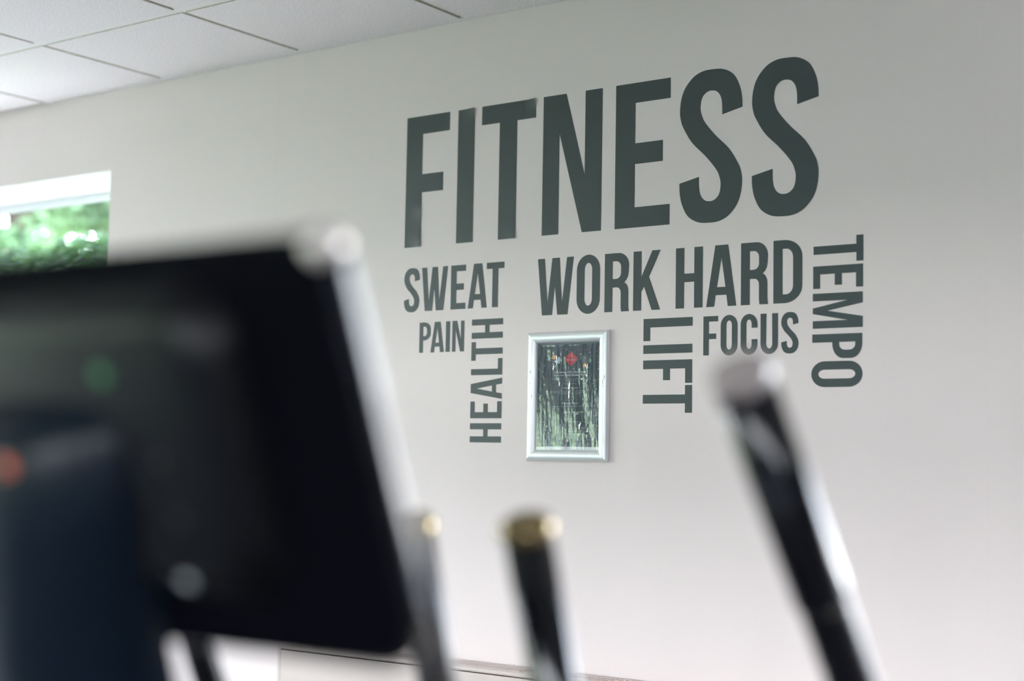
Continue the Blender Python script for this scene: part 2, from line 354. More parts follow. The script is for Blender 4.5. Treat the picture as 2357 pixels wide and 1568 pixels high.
# ------------------------------------------------------------------ lettering
def glyph(ch, w, h):
    """outline polygons of a condensed bold capital filling w x h"""
    s, t = .157*h, .139*h
    if ch == 'I': return [[(0,0),(w,0),(w,h),(0,h)]]
    if ch == 'F':
        m0, m1 = .413*h, .552*h
        return [[(0,0),(s,0),(s,m0),(.868*w,m0),(.868*w,m1),(s,m1),(s,h-t),(w,h-t),(w,h),(0,h)]]
    if ch == 'E':
        m0, m1 = .437*h, .580*h
        return [[(0,0),(w,0),(w,t),(s,t),(s,m0),(.868*w,m0),(.868*w,m1),(s,m1),(s,h-t),(w,h-t),(w,h),(0,h)]]
    if ch == 'L': return [[(0,0),(w,0),(w,t),(s,t),(s,h),(0,h)]]
    if ch == 'T':
        a, b = w/2-s/2, w/2+s/2
        return [[(a,0),(b,0),(b,h-t),(w,h-t),(w,h),(0,h),(0,h-t),(a,h-t)]]
    if ch == 'H':
        a, b = .43*h, .57*h
        return [[(0,0),(s,0),(s,a),(w-s,a),(w-s,0),(w,0),(w,h),(w-s,h),(w-s,b),(s,b),(s,h),(0,h)]]
    if ch == 'N':
        s = .283*w if w/h > .46 else .30*w
        return [[(0,0),(s,0),(s,.72*h),(.683*w,0),(w,0),(w,h),(w-s,h),(w-s,.405*h),(.394*w,h),(0,h)]]
    if ch == 'M':
        s = .235*w
        return [[(0,0),(s*.92,0),(s*.92,.70*h),(.42*w,0),(.58*w,0),(w-s*.92,.70*h),(w-s*.92,0),(w,0),(w,h),(w-1.32*s,h),(.5*w,.30*h),(1.32*s,h),(0,h)]]
    if ch == 'W':
        return [[(.136*w,0),(.418*w,0),(.488*w,.51*h),(.562*w,0),(.845*w,0),(w,h),(.815*w,h),(.690*w,.21*h),(.610*w,h),(.407*w,h),(.285*w,.21*h),(.195*w,h),(0,h)]]
    if ch == 'A':
        k = .155*h
        return [[(0,0),(.265*w,0),(.315*w,.185*h),(.675*w,.185*h),(.72*w,0),(w,0),(.725*w,h),(.295*w,h)],
                [(.355*w,.315*h),(.64*w,.315*h),(.505*w,.80*h)]]
    if ch == 'K':
        return [[(0,0),(s,0),(s,.315*h),(.405*w,.40*h),(.69*w,0),(w,0),(.585*w,.56*h),(w,h),(.70*w,h),(s,.565*h+.0*h),(s,h),(0,h)]]
    if ch in 'OC':
        ry = .55*w; o = sector(w/2, h-ry, w/2, ry, 0, 180, 14) + sector(w/2, ry, w/2, ry, 180, 360, 14)
        iw = w/2-s*.99; iy = max(iw*1.25, ry-t)
        if ch == 'O': return [o, sector(w/2, h-t-iy, iw, iy, 0, 180, 12) + sector(w/2, t+iy, iw, iy, 180, 360, 12)]
        a, b = .375*h, .655*h
        return [[(w, b)] + sector(w/2, h-ry, w/2, ry, 0, 180, 14) + sector(w/2, ry, w/2, ry, 180, 360, 14) + [(w, a), (w-s, a)]
                + sector(w/2, t+iy, iw, iy, 360, 180, 12) + sector(w/2, h-t-iy, iw, iy, 180, 0, 12) + [(w-s, b)]]
    if ch == 'U':
        ry = .55*w; iw = w/2-s*.97; iy = max(iw*1.25, ry-t)
        return [[(0, h)] + sector(w/2, ry, w/2, ry, 180, 360, 16) + [(w, h), (w-s, h)] + sector(w/2, t+iy, iw, iy, 360, 180, 14) + [(s, h)]]
    if ch == 'D':
        rx, ry = .62*w, .27*h; o = [(0,0),(w-rx,0)] + sector(w-rx, ry, rx, ry, 270, 360, 10) + sector(w-rx, h-ry, rx, ry, 0, 90, 10) + [(0,h)]
        ix, iy = .24*w, .14*h
        return [o, [(s,t),(w-s-ix,t)] + sector(w-s-ix, t+iy, ix, iy, 270, 360, 8) + sector(w-s-ix, h-t-iy, ix, iy, 0, 90, 8) + [(s,h-t)]]
    if ch == 'P':
        b = .405*h; rx, ry = .60*w, .22*h; ix, iy = .22*w, .115*h
        o = [(0,0),(s,0),(s,b),(w-rx,b)] + sector(w-rx, b+ry, rx, ry, 270, 360, 9) + sector(w-rx, h-ry, rx, ry, 0, 90, 9) + [(0,h)]
        return [o, [(s,b+t),(w-s-ix,b+t)] + sector(w-s-ix, b+t+iy, ix, iy, 270, 360, 7) + sector(w-s-ix, h-t-iy, ix, iy, 0, 90, 7) + [(s,h-t)]]
    if ch == 'R':
        rx, ry = .42*w, .22*h; ix, iy = .20*w, .10*h
        o = [(0,0),(s,0),(s,.415*h),(.50*w,.415*h)] + sector(.50*w, .315*h, .165*w, .10*h, 90, 0, 7) + [(.665*w,.09*h),(.675*w,.03*h),(.69*w,0),(w,0),(.985*w,.03*h),(.97*w,.10*h),(.97*w,.34*h)]
        o += [(.955*w,.40*h),(.90*w,.455*h),(.80*w,.495*h),(.885*w,.535*h),(.945*w,.59*h),(.975*w,.66*h)] + sector(w-rx-.01*w, h-ry, rx, ry, 0, 90, 9) + [(0,h)]
        return [o, [(s,.56*h),(.50*w,.56*h)] + sector(w-s-ix-.01*w, .56*h+iy, ix, iy, 270, 360, 7) + sector(w-s-ix-.01*w, h-t-iy, ix, iy, 0, 90, 7) + [(s,h-t)]]
    if ch == 'S':
        a = [(.996,.727),(.990,.79),(.953,.866),(.859,.945),(.70,.990),(.52,1.0),(.36,.995),(.215,.965),(.085,.900),(.022,.825),(.004,.745),(.020,.690),(.060,.640),(.202,.535),(.42,.436),(.587,.345),(.645,.290),(.664,.240),(.640,.180),(.570,.147),(.490,.139),(.405,.150),(.345,.185),(.322,.235),(.318,.305)]
        b = [(1-x, 1-y) for x, y in a]
        p = [(q.x, q.y) for q in crom([(x, y, 0) for x, y in a], 4)] + [(q.x, q.y) for q in crom([(x, y, 0) for x, y in b], 4)]
        return [[(x*w, y*h) for x, y in p]]
def word(name, label, letters, base, cap, orient, tilt=0.0, over=.012):
    """letters = [(ch, a0, a1)] in metres along the reading direction's wall axis"""
    h = abs(cap-base); xs = [q for l in letters for q in l[1:3]]; a_mid = (min(xs)+max(xs))/2
    if orient == 'h': root = empty(name, (a_mid, YB, base))
    else: root = empty(name, ((base+cap)/2, YB, min(xs)))
    tag(root, label, 'wall lettering', 'vinyl words on the wall')
    for l in letters:
        ch, a0, a1 = l[:3]; peel = l[3] if len(l) > 3 else []
        ov = over*h if ch in 'OCUS' else 0.0
        me = flat_mesh('letter', glyph(ch, abs(a1-a0), h+(2*ov if ch != 'U' else ov)), .00025)
        if peel: me = peel_mesh(me, peel)
        me.materials.clear(); me.materials.append(MATS['vinyl_letter'])
        o = link('letter', me, root)
        if orient == 'h': org = Vector((a0, YB-.0004, base-ov)); ex, ey = Vector((1, 0, 0)), Vector((0, 0, 1))
        elif orient == 'up': org = Vector((base+ov, YB-.0004, a0)); ex, ey = Vector((0, 0, 1)), Vector((-1, 0, 0))
        else: org = Vector((base-ov+tilt*(max(xs)-a0), YB-.0004, a0)); ex, ey = Vector((0, 0, -1)), Vector((1, 0, 0))
        ez = ex.cross(ey)
        m = Matrix((ex, ey, ez)).transposed().to_4x4(); m.translation = org - root.location
        o.matrix_local = m
    return root
def peel_mesh(me, peel):
    """lift corners/edges of the vinyl: peel=[(x, y, radius, lift)] in letter space"""
    bm = bmesh.new(); bm.from_mesh(me)
    for (px, py, rad, lift) in peel:
        for i in range(1, 9):
            for ax in (0, 1):
                for sg in (-1, 1):
                    co = [0, 0, 0]; co[ax] = (px, py)[ax]+sg*rad*i/8; no = [0, 0, 0]; no[ax] = 1
                    bmesh.ops.bisect_plane(bm, geom=bm.verts[:]+bm.edges[:]+bm.faces[:], plane_co=co, plane_no=no)
    for v in bm.verts:
        for (px, py, rad, lift) in peel:
            d = math.hypot(v.co.x-px, v.co.y-py)
            if d < rad: v.co.z += lift*(1-d/rad)**2
    out = bpy.data.meshes.new(me.name); bm.to_mesh(out); bm.free()
    return out
mm = lambda L: [(q[0], q[1]/1000, q[2]/1000, *q[3:]) for q in L]
word('wall_word', 'huge dark grey vinyl word FITNESS across the top of the wall', mm([('F', -2635, -2485, [(.057, .012, .05, .004), (.057, .10, .04, .003)]), ('I', -2456, -2400, [(.056, .361, .045, .006)]), ('T', -2376, -2201, [(.175, .361, .04, .006), (.116, 0, .05, .004)]), ('N', -2177, -1997), ('E', -1957, -1801), ('S', -1775, -1606), ('S', -1582, -1413)]), 1.970, 2.331, 'h')
word('wall_word', 'dark grey vinyl word SWEAT below the start of the biggest word', mm([('S', -2633, -2578), ('W', -2571, -2481), ('E', -2470, -2420), ('A', -2412, -2349), ('T', -2351, -2294)]), 1.793, 1.911, 'h')
word('wall_word', 'small dark grey vinyl word PAIN at the lower left of the lettering', mm([('P', -2575, -2536), ('A', -2536, -2490), ('I', -2484, -2470), ('N', -2462, -2422)]), 1.680, 1.762, 'h')
word('wall_word', 'dark grey vinyl words WORK HARD in the middle row', mm([('W', -2187, -2077), ('O', -2067, -1998), ('R', -1984, -1913), ('K', -1901, -1825), ('H', -1782, -1709), ('A', -1699, -1620), ('R', -1608, -1538), ('D', -1525, -1453)]), 1.7645, 1.910, 'h')
word('wall_word', 'dark grey vinyl word FOCUS beneath the middle row', mm([('F', -1706, -1667), ('O', -1660, -1616), ('C', -1608, -1565), ('U', -1557, -1513), ('S', -1505, -1462)]), 1.650, 1.7425, 'h')
word('wall_word', 'dark grey vinyl word HEALTH reading upwards left of the poster', mm([('H', 1440, 1490), ('E', 1503, 1547), ('A', 1553, 1608), ('L', 1616, 1659), ('T', 1654, 1703), ('H', 1712, 1763)]), -2.295, -2.3965, 'up')
word('wall_word', 'dark grey vinyl word LIFT reading downwards right of the poster', mm([('L', 1743, 1689), ('I', 1679, 1658), ('F', 1642, 1586), ('T', 1581, 1515)]), -1.8705, -1.7355, 'down')
word('wall_word', 'dark grey vinyl word TEMPO reading downwards at the right end', mm([('T', 1909, 1851), ('E', 1844, 1793), ('M', 1782, 1703), ('P', 1690, 1635), ('O', 1629, 1571)]), -1.4255, -1.3065, 'down', tilt=-.013)

# ------------------------------------------------------------------ poster in its snap frame
FX0, FX1, FZ0, FZ1, FWD = -2.209, -1.9655, 1.395, 1.7205, .0285
pf = empty('poster_frame', ((FX0+FX1)/2, YB, FZ0))
tag(pf, 'silver aluminium snap frame with a dark festive poster between the words', 'picture frame')
PROF = [(0, 0), (0, .007), (.002, .0105), (.006, .0130), (.011, .0142), (.016, .0140), (.021, .0122), (.025, .0092), (.0275, .0060), (.0285, .004), (.0285, 0)]
def rail(p0, p1, inward):
    """p0,p1 outer corners (x,z); inward = unit (x,z)"""
    bm = bmesh.new(); d = (Vector(p1)-Vector(p0)).normalized(); rows = []
    for w, hgt in PROF:
        a = Vector(p0)+Vector(inward)*w+d*(w+.0001); b = Vector(p1)+Vector(inward)*w-d*(w+.0001)
        rows.append((bm.verts.new((a.x, YB-hgt, a.y)), bm.verts.new((b.x, YB-hgt, b.y))))
    for (a, b), (c, e) in zip(rows, rows[1:]): bm.faces.new([a, b, e, c])
    bm.faces.new([r[0] for r in rows]); bm.faces.new([r[1] for r in rows][::-1]); bm.faces.new([rows[0][0], rows[-1][0], rows[-1][1], rows[0][1]])
    bmesh.ops.recalc_face_normals(bm, faces=bm.faces)
    return bm
for p0, p1, inw in (((FX0, FZ1), (FX1, FZ1), (0, -1)), ((FX0, FZ0), (FX1, FZ0), (0, 1)), ((FX0, FZ0), (FX0, FZ1), (1, 0)), ((FX1, FZ0), (FX1, FZ1), (-1, 0))):
    o = obj('frame_rail', rail(p0, p1, inw), 'aluminium', pf); smooth_by_angle(o, 30)
    if p0[0] == p1[0]:                         # scuffs on the upright rails
        for k in range(5):
            z = 1.60 + random.uniform(-.06, .07); w = random.uniform(.004, .02); x = p0[0] + inw[0]*w
            hh = [q[1] for q in PROF if q[0] >= w][0]
            bm = bmesh.new(); n = 7
            vs_ = [bm.verts.new((x+math.cos(6.283*i/n)*.0009*random.uniform(.5, 1.4), YB-.0146, z+math.sin(6.283*i/n)*.004*random.uniform(.4, 1.5))) for i in range(n)]
            bm.faces.new(vs_); bmesh.ops.recalc_face_normals(bm, faces=bm.faces)
            obj('scuff', bm, 'aluminium_scuff', o)
PX0, PX1, PZ0, PZ1 = FX0+.024, FX1-.024, FZ0+.024, FZ1-.024
obj('backing_sheet', box(PX0, PX1, YB-.0030, YB-.0020, PZ0, PZ1), 'paper_white', pf)
PY = YB-.0032
poster = obj('poster', box(PX0+.002, PX1+.001, PY-.0002, PY+.0002, 1.4315, PZ1), 'print_dark', pf)
# printed artwork: local mm from the picture of the poster (px in the photograph -> wall x, z)
CA, SA = math.cos, math.sin
def px2wall(px, py, dist=D-.0034):
    d = _R.to_3x3() @ Vector(((px-W_PX/2)/F_PX, -(py-784.0)/F_PX, -1.0))
    k = dist/d.y
    return d.x*k, CAM_Z+d.z*k
def pp(x, y): return px2wall(1230+x/11.2, 780+y/11.2)        # upper poster crop coordinates
def pq(x, y): return px2wall(1230+x/11.2, 910+y/11.2)        # lower poster crop coordinates
layer = [0]
def put(name, me, m, x, z, parent=poster):
    layer[0] += 1
    o = link(name, me, parent); me.materials.clear(); me.materials.append(MATS[m])
    o.matrix_local = Matrix.Translation(Vector((x, PY-.00028-.000004*layer[0], z)) - pf.location) @ Matrix.Rotation(R_(90), 4, 'X')
    return o
def shape(name, pts, m):
    x0 = sum(p[0] for p in pts)/len(pts); z0 = sum(p[1] for p in pts)/len(pts)
    return put(name, flat_mesh(name, [[(x-x0, z-z0) for x, z in pts]], .00002), m, x0, z0)
def blob(name, c, rx, rz, m, n=14, ang=0):
    return shape(name, [(c[0]+rx*CA(6.2832*i/n)*CA(ang)-rz*SA(6.2832*i/n)*SA(ang), c[1]+rx*CA(6.2832*i/n)*SA(ang)+rz*SA(6.2832*i/n)*CA(ang)) for i in range(n)], m)
def star(name, c, r, k, n, m, a0=90):
    return shape(name, [(c[0]+(r if i % 2 == 0 else r*k)*CA(R_(a0+180*i/n)), c[1]+(r if i % 2 == 0 else r*k)*SA(R_(a0+180*i/n))) for i in range(2*n)], m)
def line(name, pts, wid, m):
    P = [Vector((*p, 0)) for p in crom([(*p, 0) for p in pts], 5)] if len(pts) > 2 else [Vector((*p, 0)) for p in pts]
    L, Rr = [], []
    for i, p in enumerate(P):
        t = (P[min(i+1, len(P)-1)]-P[max(i-1, 0)]); t.z = 0; t.normalize(); n = Vector((-t.y, t.x, 0))*wid/2
        L.append((p.x+n.x, p.y+n.y)); Rr.append((p.x-n.x, p.y-n.y))
    return shape(name, L+Rr[::-1], m)
def text(name, body, x0, x1, zc, cap, m):
    cu = bpy.data.curves.new(name, 'FONT'); cu.body = body; cu.align_x = 'LEFT'; cu.extrude = 0.0; cu.space_character = 1.12; cu.resolution_u = 3
    o = bpy.data.objects.new(name, cu); COL.objects.link(o)
    me = bpy.data.meshes.new_from_object(o.evaluated_get(bpy.context.evaluated_depsgraph_get()))
    bpy.data.objects.remove(o); bpy.data.curves.remove(cu)
    xs = [v.co.x for v in me.vertices]; k = (x1-x0)/(max(xs)-min(xs)); kz = cap/.70; mn = min(xs)
    for v in me.vertices: v.co = ((v.co.x-mn)*k, v.co.y*kz, 0)
    return put(name, me, m, x0, zc-cap/2)
def wall_line(n, a, b, fn, m, wid=.0009):
    """a row of print too small to read: short dashes"""
    (x0, z0), (x1, z1) = fn(*a), fn(*b); x = x0; polys = []
    while x < x1:
        w = random.uniform(.002, .0065); z = z0
        polys.append([(x-x0, -wid/2), (min(x+w, x1)-x0, -wid/2), (min(x+w, x1)-x0, wid/2), (x-x0, wid/2)]); x += w+.0012
    put(n, flat_mesh(n, polys, .00002), m, x0, z0)
# hanging ornaments
for (x, y0, y1) in ((510, 190, 400), (632, 190, 450), (1295, 110, 610), (1440, 140, 465)): line('ornament_string', [pp(x, y0), pp(x, y1)], .0007, 'print_wire')
blob('orange_bauble', pp(510, 473), .0062, .0056, 'print_orange', 20)
c = pp(632, 555); shape('blue_bauble', [(c[0]+.0042*SA(math.pi*i/10)**.8*sg*(1.0), c[1]+.0090*CA(math.pi*i/10)) for sg in (1,) for i in range(11)] + [(c[0]-.0042*SA(math.pi*i/10)**.8, c[1]+.0090*CA(math.pi*i/10)) for i in range(9, 0, -1)], 'print_blue')
prof = [(0, .0175), (.0022, .0172), (.0048, .0128), (.0110, .0085), (.0165, .0042), (.0188, -.0005), (.0172, -.0055), (.0125, -.0100), (.0062, -.0135), (.0030, -.0168), (.0010, -.0192), (0, -.0198)]
c = pp(942, 505); sm = [(q.x, q.y) for q in crom([(*p, 0) for p in prof], 4)]
shape('red_bauble', [(c[0]+x, c[1]+z) for x, z in sm] + [(c[0]-x, c[1]+z) for x, z in sm[-2:0:-1]], 'print_red')
e = pp(937, 428)
for sx in (-1, 1):
    for sz in (-1, 1):
        shape('emblem_corner', [(e[0]+sx*a, e[1]+sz*b) for a, b in ((.0012, .0029), (.0029, .0029), (.0029, .0012), (.0022, .0012), (.0022, .0022), (.0012, .0022))], 'print_white')
text('emblem_text', 'EASTWOOD HALL', pp(790, 510)[0], pp(1100, 510)[0], pp(940, 510)[1], .0024, 'print_white')
line('emblem_rule', [pp(830, 545), pp(1050, 545)], .0006, 'print_white')
star('orange_star', pp(1295, 685), .0066, .58, 6, 'print_orange')
c = pp(1440, 555); shape('leaf_bauble', [(c[0]+a, c[1]+b) for a, b in ((0, .0072), (.0026, .0030), (.0040, 0), (.0028, -.0040), (.0004, -.0080), (-.0028, -.0040), (-.0040, 0), (-.0026, .0030))], 'print_sage')
# light garlands
for P in ([(395, 275), (330, 245), (255, 285), (265, 390), (345, 480), (345, 580), (255, 690), (238, 850)], [(690, 245), (770, 262), (850, 310), (940, 330)],):
    line('garland_wire', [pp(*q) for q in P], .0005, 'print_wire')
for P in ([(1660, 220), (1680, 290), (1650, 400), (1620, 480), (1655, 620), (1640, 760), (1600, 860), (1640, 980), (1600, 1100)], [(1620, 1380), (1665, 1470), (1650, 1560)]):
    line('garland_wire', [pp(*q) for q in P], .0005, 'print_wire')
for P in ([(1600, 500), (1660, 600), (1640, 720), (1605, 790)], [(1610, 1000), (1640, 1090), (1630, 1190), (1590, 1200)], [(870, 1160), (1000, 1230), (1220, 1240), (1330, 1160), (1430, 1150)]):
    line('garland_wire', [pq(*q) for q in P], .0005, 'print_wire')
B1 = [(280, 375, 'red'), (388, 315, 'orange'), (322, 547, 'orange'), (280, 695, 'sage'), (218, 845, 'blue'), (310, 1003, 'red'), (284, 1195, 'orange'), (662, 265, 'red'), (838, 265, 'blue'), (1150, 273, 'red'), (1340, 278, 'orange'), (1648, 295, 'red'), (1602, 325, 'sage'), (1640, 442, 'sage'), (1628, 608, 'orange'), (1650, 775, 'blue'), (1580, 915, 'red'), (1648, 1048, 'sage'), (1530, 1150, 'orange'), (1420, 352, 'blue'), (1622, 1448, 'red'), (1598, 1300, 'blue'), (320, 1360, 'blue')]
B2 = [(260, 187, 'red'), (248, 370, 'orange'), (1635, 148, 'sage'), (1550, 265, 'orange'), (1600, 445, 'red'), (1628, 622, 'blue'), (1628, 798, 'orange'), (1652, 1025, 'blue'), (1592, 1195, 'orange'), (1478, 1258, 'red'), (780, 1180, 'red'), (1040, 1215, 'orange'), (240, 695, 'blue')]
for L, fn in ((B1, pp), (B2, pq)):
    for x, y, cname in L: blob('garland_light', fn(x, y), .0016, .0012, 'print_'+cname, 8, random.uniform(-1, 1))
for x, y, r in ((312, 282, .0011), (408, 407, .0017), (554, 320, .001), (738, 345, .0013), (693, 440, .001), (520, 720, .0030), (1193, 395, .0030), (1237, 452, .0015), (1080, 670, .0012), (1407, 742, .0015), (472, 655, .0009)):
    star('printed_star', pp(x, y), r, .3, 4, 'print_white')
for x, y, r in ((1505, 1125, .0028), (1350, 1130, .0017), (1478, 1048, .0013)): star('printed_star', pq(x, y), r, .3, 4, 'print_white')
text('headline', 'Celebrate this New Year', pp(550, 862)[0], pp(1328, 850)[0], pp(930, 856)[1], .0047, 'print_white')
text('headline', 'with our Gala Dinner Party', pp(515, 940)[0], pp(1362, 930)[0], pp(930, 934)[1], .0047, 'print_white')
text('subheading', 'Package Includes', pp(735, 1266)[0], pp(1125, 1262)[0], pp(930, 1266)[1], .0032, 'print_white')
text('subheading', 'Bed and Breakfast', pq(712, 205)[0], pq(1135, 205)[0], pq(920, 205)[1], .0032, 'print_white')
text('subheading', 'ENQUIRE NOW', pq(765, 437)[0], pq(1265, 437)[0], pq(1040, 437)[1], .0042, 'print_white')
for a, b, fn in (((440, 1048), (1430, 1038), pp), ((800, 1086), (1085, 1086), pp), ((750, 1165), (1090, 1160), pp), ((450, 1355), (1400, 1345), pp), ((490, 1392), (1390, 1385), pp), ((640, 1425), (1210, 1420), pp), ((850, 1500), (990, 1500), pp),
                 ((820, 128), (1020, 128), pq), ((440, 288), (1415, 285), pq), ((760, 535), (930, 535), pq), ((900, 605), (1110, 605), pq), ((890, 682), (1415, 682), pq), ((950, 845), (1480, 835), pq), ((900, 935), (1540, 928), pq), ((720, 1005), (1410, 1000), pq)):
    wall_line('small_print', a, b, fn, 'print_faint', .0008)
# rippled clear cover sheet
bm = bmesh.new(); NX, NZ = 150, 200; g = []
for i in range(NX+1):
    row = []
    for k in range(NZ+1):
        u, v = i/NX, k/NZ; x = PX0+.001+(PX1-PX0-.002)*u; z = PZ0+.001+(PZ1-PZ0-.002)*v
        e = min(1, 6*min(u, 1-u), 6*min(v, 1-v))
        h = .0015*noise.noise((x*34+3, z*7, 1.0)) + .00055*noise.noise((x*130, z*18, 4.2)) + .00018*noise.noise((x*420, z*90, 8.7))
        h += .0009*(1-math.exp(-((1-v)/.02)**2))*0 + .0006*math.exp(-((1-v)/.03)**2)*math.sin((1-v)*160)
        row.append(bm.verts.new((x, YB-.0056+h*(.25+.75*e), z)))
    g.append(row)
for i in range(NX):
    for k in range(NZ): bm.faces.new([g[i][k], g[i+1][k], g[i+1][k+1], g[i][k+1]])
obj('cover_sheet', bm, 'cover_film', pf, smooth=True)

# ------------------------------------------------------------------ radiator
RX0, RX1, RB, RF, RZ0, RZ1 = -2.962, -1.20, YB-.016, YB-.112, .27, .879
ra = empty('radiator', ((RX0+RX1)/2, (RB+RF)/2, .10)); tag(ra, 'white panel radiator with slotted top grille under the lettering', 'radiator')
fp = obj('front_panel', box(RX0+.001, RX1-.001, RF, RF+.012, RZ0, RZ1-.0125, .003), 'radiator_paint', ra)
obj('back_panel', box(RX0+.001, RX1-.001, RB-.012, RB, RZ0, RZ1-.012, .003), 'radiator_paint', ra)
obj('convector_core', box(RX0+.012, RX1-.012, RF+.014, RB-.014, RZ0+.02, RZ1-.030), 'radiator_inside', ra)
for x0, x1 in ((RX0, RX0+.010), (RX1-.010, RX1)): obj('side_panel', box(x0-.0015, x1+.0015, RF-.001, RB+.001, RZ0, RZ1-.002, .002), 'radiator_paint', ra)
gr = obj('top_grille', box(RX0+.0005, RX1-.0005, RF-.0005, RF+.036, RZ1-.0105, RZ1, .004), 'radiator_paint', ra)
obj('grille_rail', box(RX0+.0005, RX1-.0005, RB-.008, RB+.0005, RZ1-.008, RZ1, .0015), 'radiator_paint', gr)
sbm = box(-.0045, .0045, RF+.034, RB-.007, RZ1-.008, RZ1-.0005); bmesh.ops.translate(sbm, verts=sbm.verts, vec=(0, -(RF+RB)/2, -RZ1))
sme = bpy.data.meshes.new('slat'); sbm.to_mesh(sme); sbm.free(); sme.materials.append(MATS['radiator_paint'])
x = RX0+.016
while x < RX1-.012:
    s = link('slat', sme, gr); s.location = Vector((x, (RF+RB)/2, RZ1)) - ra.location; x += .0135
for x in (RX0+.06, RX1-.06):
    obj('pipe', tube([(x, (RF+RB)/2, RZ0+.02), (x, (RF+RB)/2, .14), (x, (RF+RB)/2, 0)], .008, 12), 'radiator_paint', ra, True)
for x in (RX0+.3, RX1-.3): obj('wall_bracket', box(x-.02, x+.02, RB, YB, RZ0+.1, RZ1-.1), 'radiator_paint', ra)

# ------------------------------------------------------------------ cross trainer in the foreground
XC = -.867
ct = empty('cross_trainer', (XC, 1.2, 0)); tag(ct, 'black cross trainer seen from behind its console, out of focus in front', 'exercise machine')
TL = R_(21.5)
CO = Vector((XC, .7083, 1.4135)); EX = Vector((1, 0, 0)); EU = Vector((0, -math.sin(TL), math.cos(TL))); EN = Vector((0, -math.cos(TL), -math.sin(TL)))
FR = (CO, EX, EU, EN)
L0 = rrect(-.2445, .2445, -.170, .132, .026, .026, .046, .046, 10)
con = obj('console', stack([(scale_loop(L0, .010), -.0205), (scale_loop(L0, .003), -.0195), (scale_loop(L0, .003), -.0030), (scale_loop(L0, .0045), -.0012), (scale_loop(L0, .008), 0.0), (scale_loop(L0, .020), .0006)], FR), 'console_black', ct)
smooth_by_angle(con, 40)
bm = stack([(scale_loop(L0, .005), -.0188), (scale_loop(L0, .0012), -.0178), (L0, -.0158), (L0, -.0065), (scale_loop(L0, .0008), -.0035), (scale_loop(L0, .0030), -.0012), (scale_loop(L0, .0065), -.0002)], FR)
bm.normal_update()
def _off_rim(f):
    c = f.calc_center_median()-CO
    return len(f.verts) > 4 or (c.dot(EU) > .118 and abs(c.x) < .212)
bmesh.ops.delete(bm, geom=[f for f in bm.faces if _off_rim(f)], context='FACES_ONLY')
rim = obj('rim', bm, 'rim_gloss', con); smooth_by_angle(rim, 60)
Ls = rrect(-.212, .212, -.125, .108, .01, .01, .01, .01, 4)
o = obj('screen', stack([(Ls, -.0225), (Ls, -.0200)], FR), 'screen_glass', con)
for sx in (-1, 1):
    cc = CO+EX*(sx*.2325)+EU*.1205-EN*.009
    obj('corner_glint', lathe(cc-EN*.011, EN, [(0, .0100), (.003, .0114), (.012, .0118), (.018, .0106), (.0215, .0076), (.0230, .004), (.0234, 0)], 20), 'glint_pale', con, True)  # added pale knobs that stand in for the corner highlights
H0 = rrect(-.150, .150, -.128, .112, .05, .05, .05, .05, 10)
hump = obj('back_housing', stack([(H0, -.002), (scale_loop(H0, .004), .006), (scale_loop(H0, .012), .016), (scale_loop(H0, .021), .0235), (scale_loop(H0, .032), .027)], FR), 'housing_black', con); smooth_by_angle(hump, 40)
def spot(name, x, u, hgt, r, m, parent):
    c = CO+EX*x+EU*u+EN*hgt
    b = lathe(c-EN*.004, EN, [(0, r), (.0045, r), (.0062, r*.8), (.0068, r*.4), (.0070, 0)], 14)
    o = obj(name, b, m, parent, True); return o
for x, u, hgt in ((.111, .055, .024), (-.047, .053, .024), (.074, -.010, .026), (.078, -.052, .026), (.118, -.098, .012), (-.118, -.098, .012)): spot('screw', x, u, hgt, .0048, 'screw_steel', con)
spot('green_socket', .035, .052, .0265, .0066, 'plug_green', con)
spot('white_socket', .064, -.098, .024, .0085, 'plug_white', con)
# mast: neck housing in front of the console running down to the drive housing
def mast_loop(hw, front, back, n=10):
    """x / depth loop: rounded front, flat back"""
    p = sector(0, front*.0, hw, front, 0, 180, 2*n)          # front arc (positive = towards camera)
    return p + [(-hw, -back), (hw, -back)]
M_path = [(0.034, .028, .096), (.026, .052, .104), (.006, .068, .111), (-.06, .076, .112), (-.16, .078, .104), (-.30, .078, .104), (-.55, .080, .105), (-.80, .088, .11), (-.98, .095, .115)]
bm = bmesh.new(); rings = []
for u, fr_, hw in M_path:
    rings.append([bm.verts.new(CO+EX*(x-.066-.055*min(1, max(0, (-.03-u)/.17)))+EU*u+EN*y) for x, y in mast_loop(hw, fr_, -.002 if u > -.45 else .045)])
n = len(rings[0])
for a, b in zip(rings, rings[1:]):
    for j in range(n): bm.faces.new([a[j], a[(j+1) % n], b[(j+1) % n], b[j]])
bm.faces.new(rings[0]); bm.faces.new(rings[-1][::-1]); bmesh.ops.recalc_face_normals(bm, faces=bm.faces)
mast = obj('mast', bm, 'mast_navy', ct); smooth_by_angle(mast, 45)
spot('red_socket', -.043, -.002, .0655, .0080, 'plug_red', mast)
